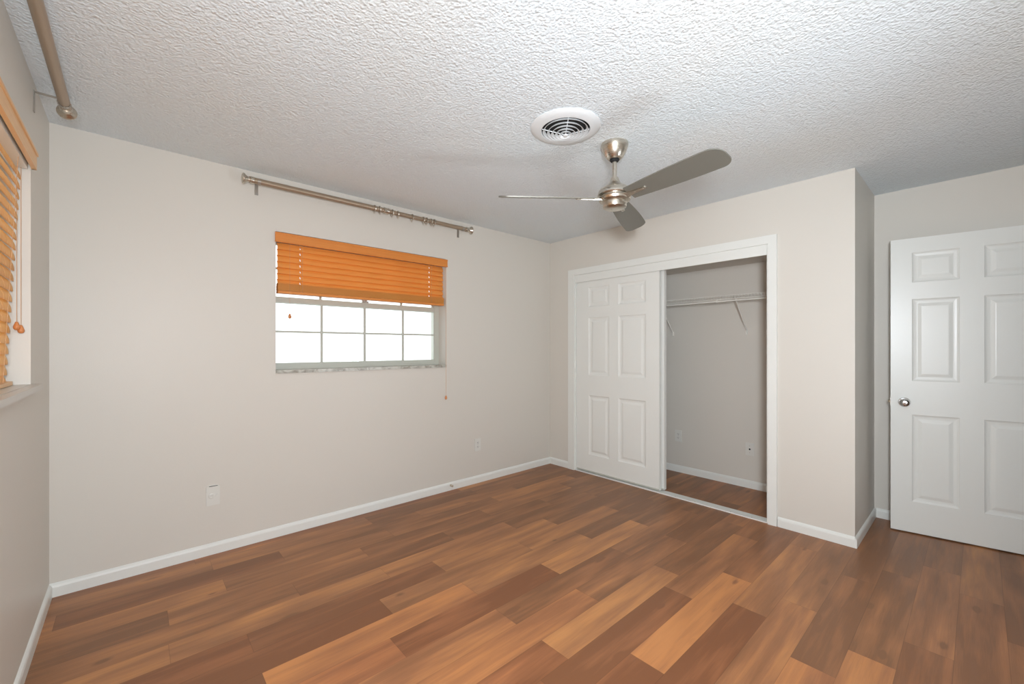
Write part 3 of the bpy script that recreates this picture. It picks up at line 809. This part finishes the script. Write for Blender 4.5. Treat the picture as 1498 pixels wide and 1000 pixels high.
# ------------------------------------------------------------------ wall plates
def wall_plate(name, loc, out_angle, kind, label, cat, tilt=0.0):
    """out_angle: direction the plate faces, in degrees about z"""
    root = empty(name, loc, rad(out_angle))           # local x = outwards
    tag(root, label, cat)
    Rt = Matrix.Rotation(rad(tilt), 4, 'X')
    def put(m, nm, mat, sm=False, bv=0):
        o = m.build(nm, mat, None, sm, bv); o.parent = root; o.rotation_euler = (rad(tilt), 0, 0); return o
    m = MB(); m.box(0, .006, -.035, .035, -.0575, .0575); put(m, 'cover_plate', M['plastic'], bv=.0025)
    if kind == 'duplex':
        for z in (.0195, -.0195):
            m = MB(); m.box(.006, .0078, -.0165, .0165, z-.0135, z+.0135); r_ = put(m, 'socket', M['plastic'], bv=.001)
            m = MB(); m.box(.0075, .0082, -.008, -.0055, z-.002, z+.007); m.box(.0075, .0082, .0055, .008, z-.002, z+.006)
            m.lathe([(0, .0082), (.0025, .0082), (.0025, .0076), (0, .0076)], 10, Matrix.Translation((0, 0, z-.007)) @ Matrix.Rotation(rad(90), 4, 'Y'))
            o = m.build('slot', M['dark']); o.parent = r_
        m = MB(); m.lathe([(0, .0078), (.003, .0072), (.003, .006), (0, .006)], 12, Matrix.Rotation(rad(90), 4, 'Y')); put(m, 'screw', M['zinc'])
    elif kind == 'coax':
        m = MB(); m.lathe([(0, .016), (.003, .016), (.0045, .015), (.0045, .0065), (.008, .006), (0, .006)], 16, Matrix.Rotation(rad(90), 4, 'Y')); put(m, 'cable_socket', M['dark'])
        for z in (.03, -.03):
            m = MB(); m.lathe([(0, .0078), (.003, .0072), (.003, .006), (0, .006)], 12, Matrix.Translation((0, 0, z)) @ Matrix.Rotation(rad(90), 4, 'Y')); put(m, 'screw', M['zinc'])
    elif kind == 'phone':
        m = MB(); m.lathe([(.008, .006), (.0165, .006), (.0165, .010), (.0135, .0115), (.008, .0115), (.008, .006)], 28, Matrix.Translation((0, -.008, 0)) @ Matrix.Rotation(rad(90), 4, 'Y')); put(m, 'round_boss', M['plastic'], sm=True)
        m = MB(); m.tube([(.008, 0, -.006), (.010, .010, -.001), (.009, .024, .012)], .002, 8); put(m, 'cord_stub', M['plastic'])
        m = MB(); m.box(0, .005, -.030, .030, .0585, .067); put(m, 'wall_box_lip', M['plastic'], bv=.001)
        m = MB(); m.box(.005, .0056, -.020, .024, .0595, .0625); put(m, 'gap_shade', M['dark'])  # black strip painting the shade of a narrow gap
    return root
wall_plate('wall_plate', (.690, 0, .362), -90, 'phone', 'off-white wall plate with a round boss, low on the wall near the left corner', 'wall plate', 0)
wall_plate('electrical_outlet', (2.755, 0, .362), -90, 'duplex', 'white electrical outlet on the window wall near the far corner', 'outlet')
wall_plate('electrical_outlet', (WR, -1.112, .372), 180, 'duplex', 'white electrical outlet inside the closet beside the sliding door', 'outlet')
wall_plate('wall_plate', (WR, -1.79, .355), 180, 'coax', 'cream wall plate with a dark cable socket inside the closet', 'wall plate')

# door stop on the baseboard
root = empty('door_stop', (2.444, -.012, .045)); tag(root, 'small tan door stop screwed to the baseboard right of the window', 'door stop')
m = MB(); m.lathe([(0, 0), (.010, 0), (.010, .004), (.006, .007), (.0045, .020), (0, .020)], 16, Matrix.Translation((2.444, -.012, .045)) @ Matrix.Rotation(rad(90), 4, 'X'))
m.build('base', M['stopper'], root, smooth=True)
m = MB(); m.lathe([(0, .020), (.0075, .020), (.009, .024), (.009, .031), (.006, .034), (0, .034)], 16, Matrix.Translation((2.444, -.012, .045)) @ Matrix.Rotation(rad(90), 4, 'X'))
m.build('bumper', M['stopper'], root, smooth=True)

# ------------------------------------------------------------------ wire closet shelf
SX0, SX1, SZ = WR-.305, WR-.004, 1.742
root = empty('wire_shelf', (WR-.15, -1.3, SZ)); tag(root, 'white wire closet shelf with hanging rail on slanted braces', 'shelf')
ya, yb = -2.545, -.005
m = MB()
for x in (SX0, SX0+.10, SX0+.20, SX1): m.tube([(x, yb, SZ), (x, ya, SZ)], .003, 8)
m.tube([(SX0, yb, SZ-.030), (SX0, ya, SZ-.030)], .0032, 8)
m.build('long_wire', M['wire'], root, smooth=True)
m = MB(); y = yb - .012
while y > ya:
    m.tube([(SX1, y, SZ+.003), (SX0-.002, y, SZ+.003), (SX0-.003, y, SZ-.030)], .0014, 5); y -= .0255
dk = m.build('deck_wire', M['wire'], root, smooth=True); tag(dk, kind='stuff')
m = MB(); m.tube([(SX0+.006, yb, SZ-.046), (SX0+.006, ya, SZ-.046)], .0055, 12)
m.build('hanging_rail', M['wire'], root, smooth=True)
for y in (-1.055, -1.765, -.35, -2.4):
    m = MB()
    m.tube([(SX0+.012, y, SZ-.008), (WR-.012, y, SZ-.298), (WR-.008, y, SZ-.325)], .0055, 10)
    m.box(WR-.010, WR, y-.007, y+.007, SZ-.335, SZ-.295)
    m.build('brace', M['wire'], root)
for y in (-.7, -1.62, -2.2):
    m = MB(); m.box(SX0-.004, SX0+.012, y-.006, y+.006, SZ-.056, SZ-.028); m.build('rail_hook', M['wire'], root)
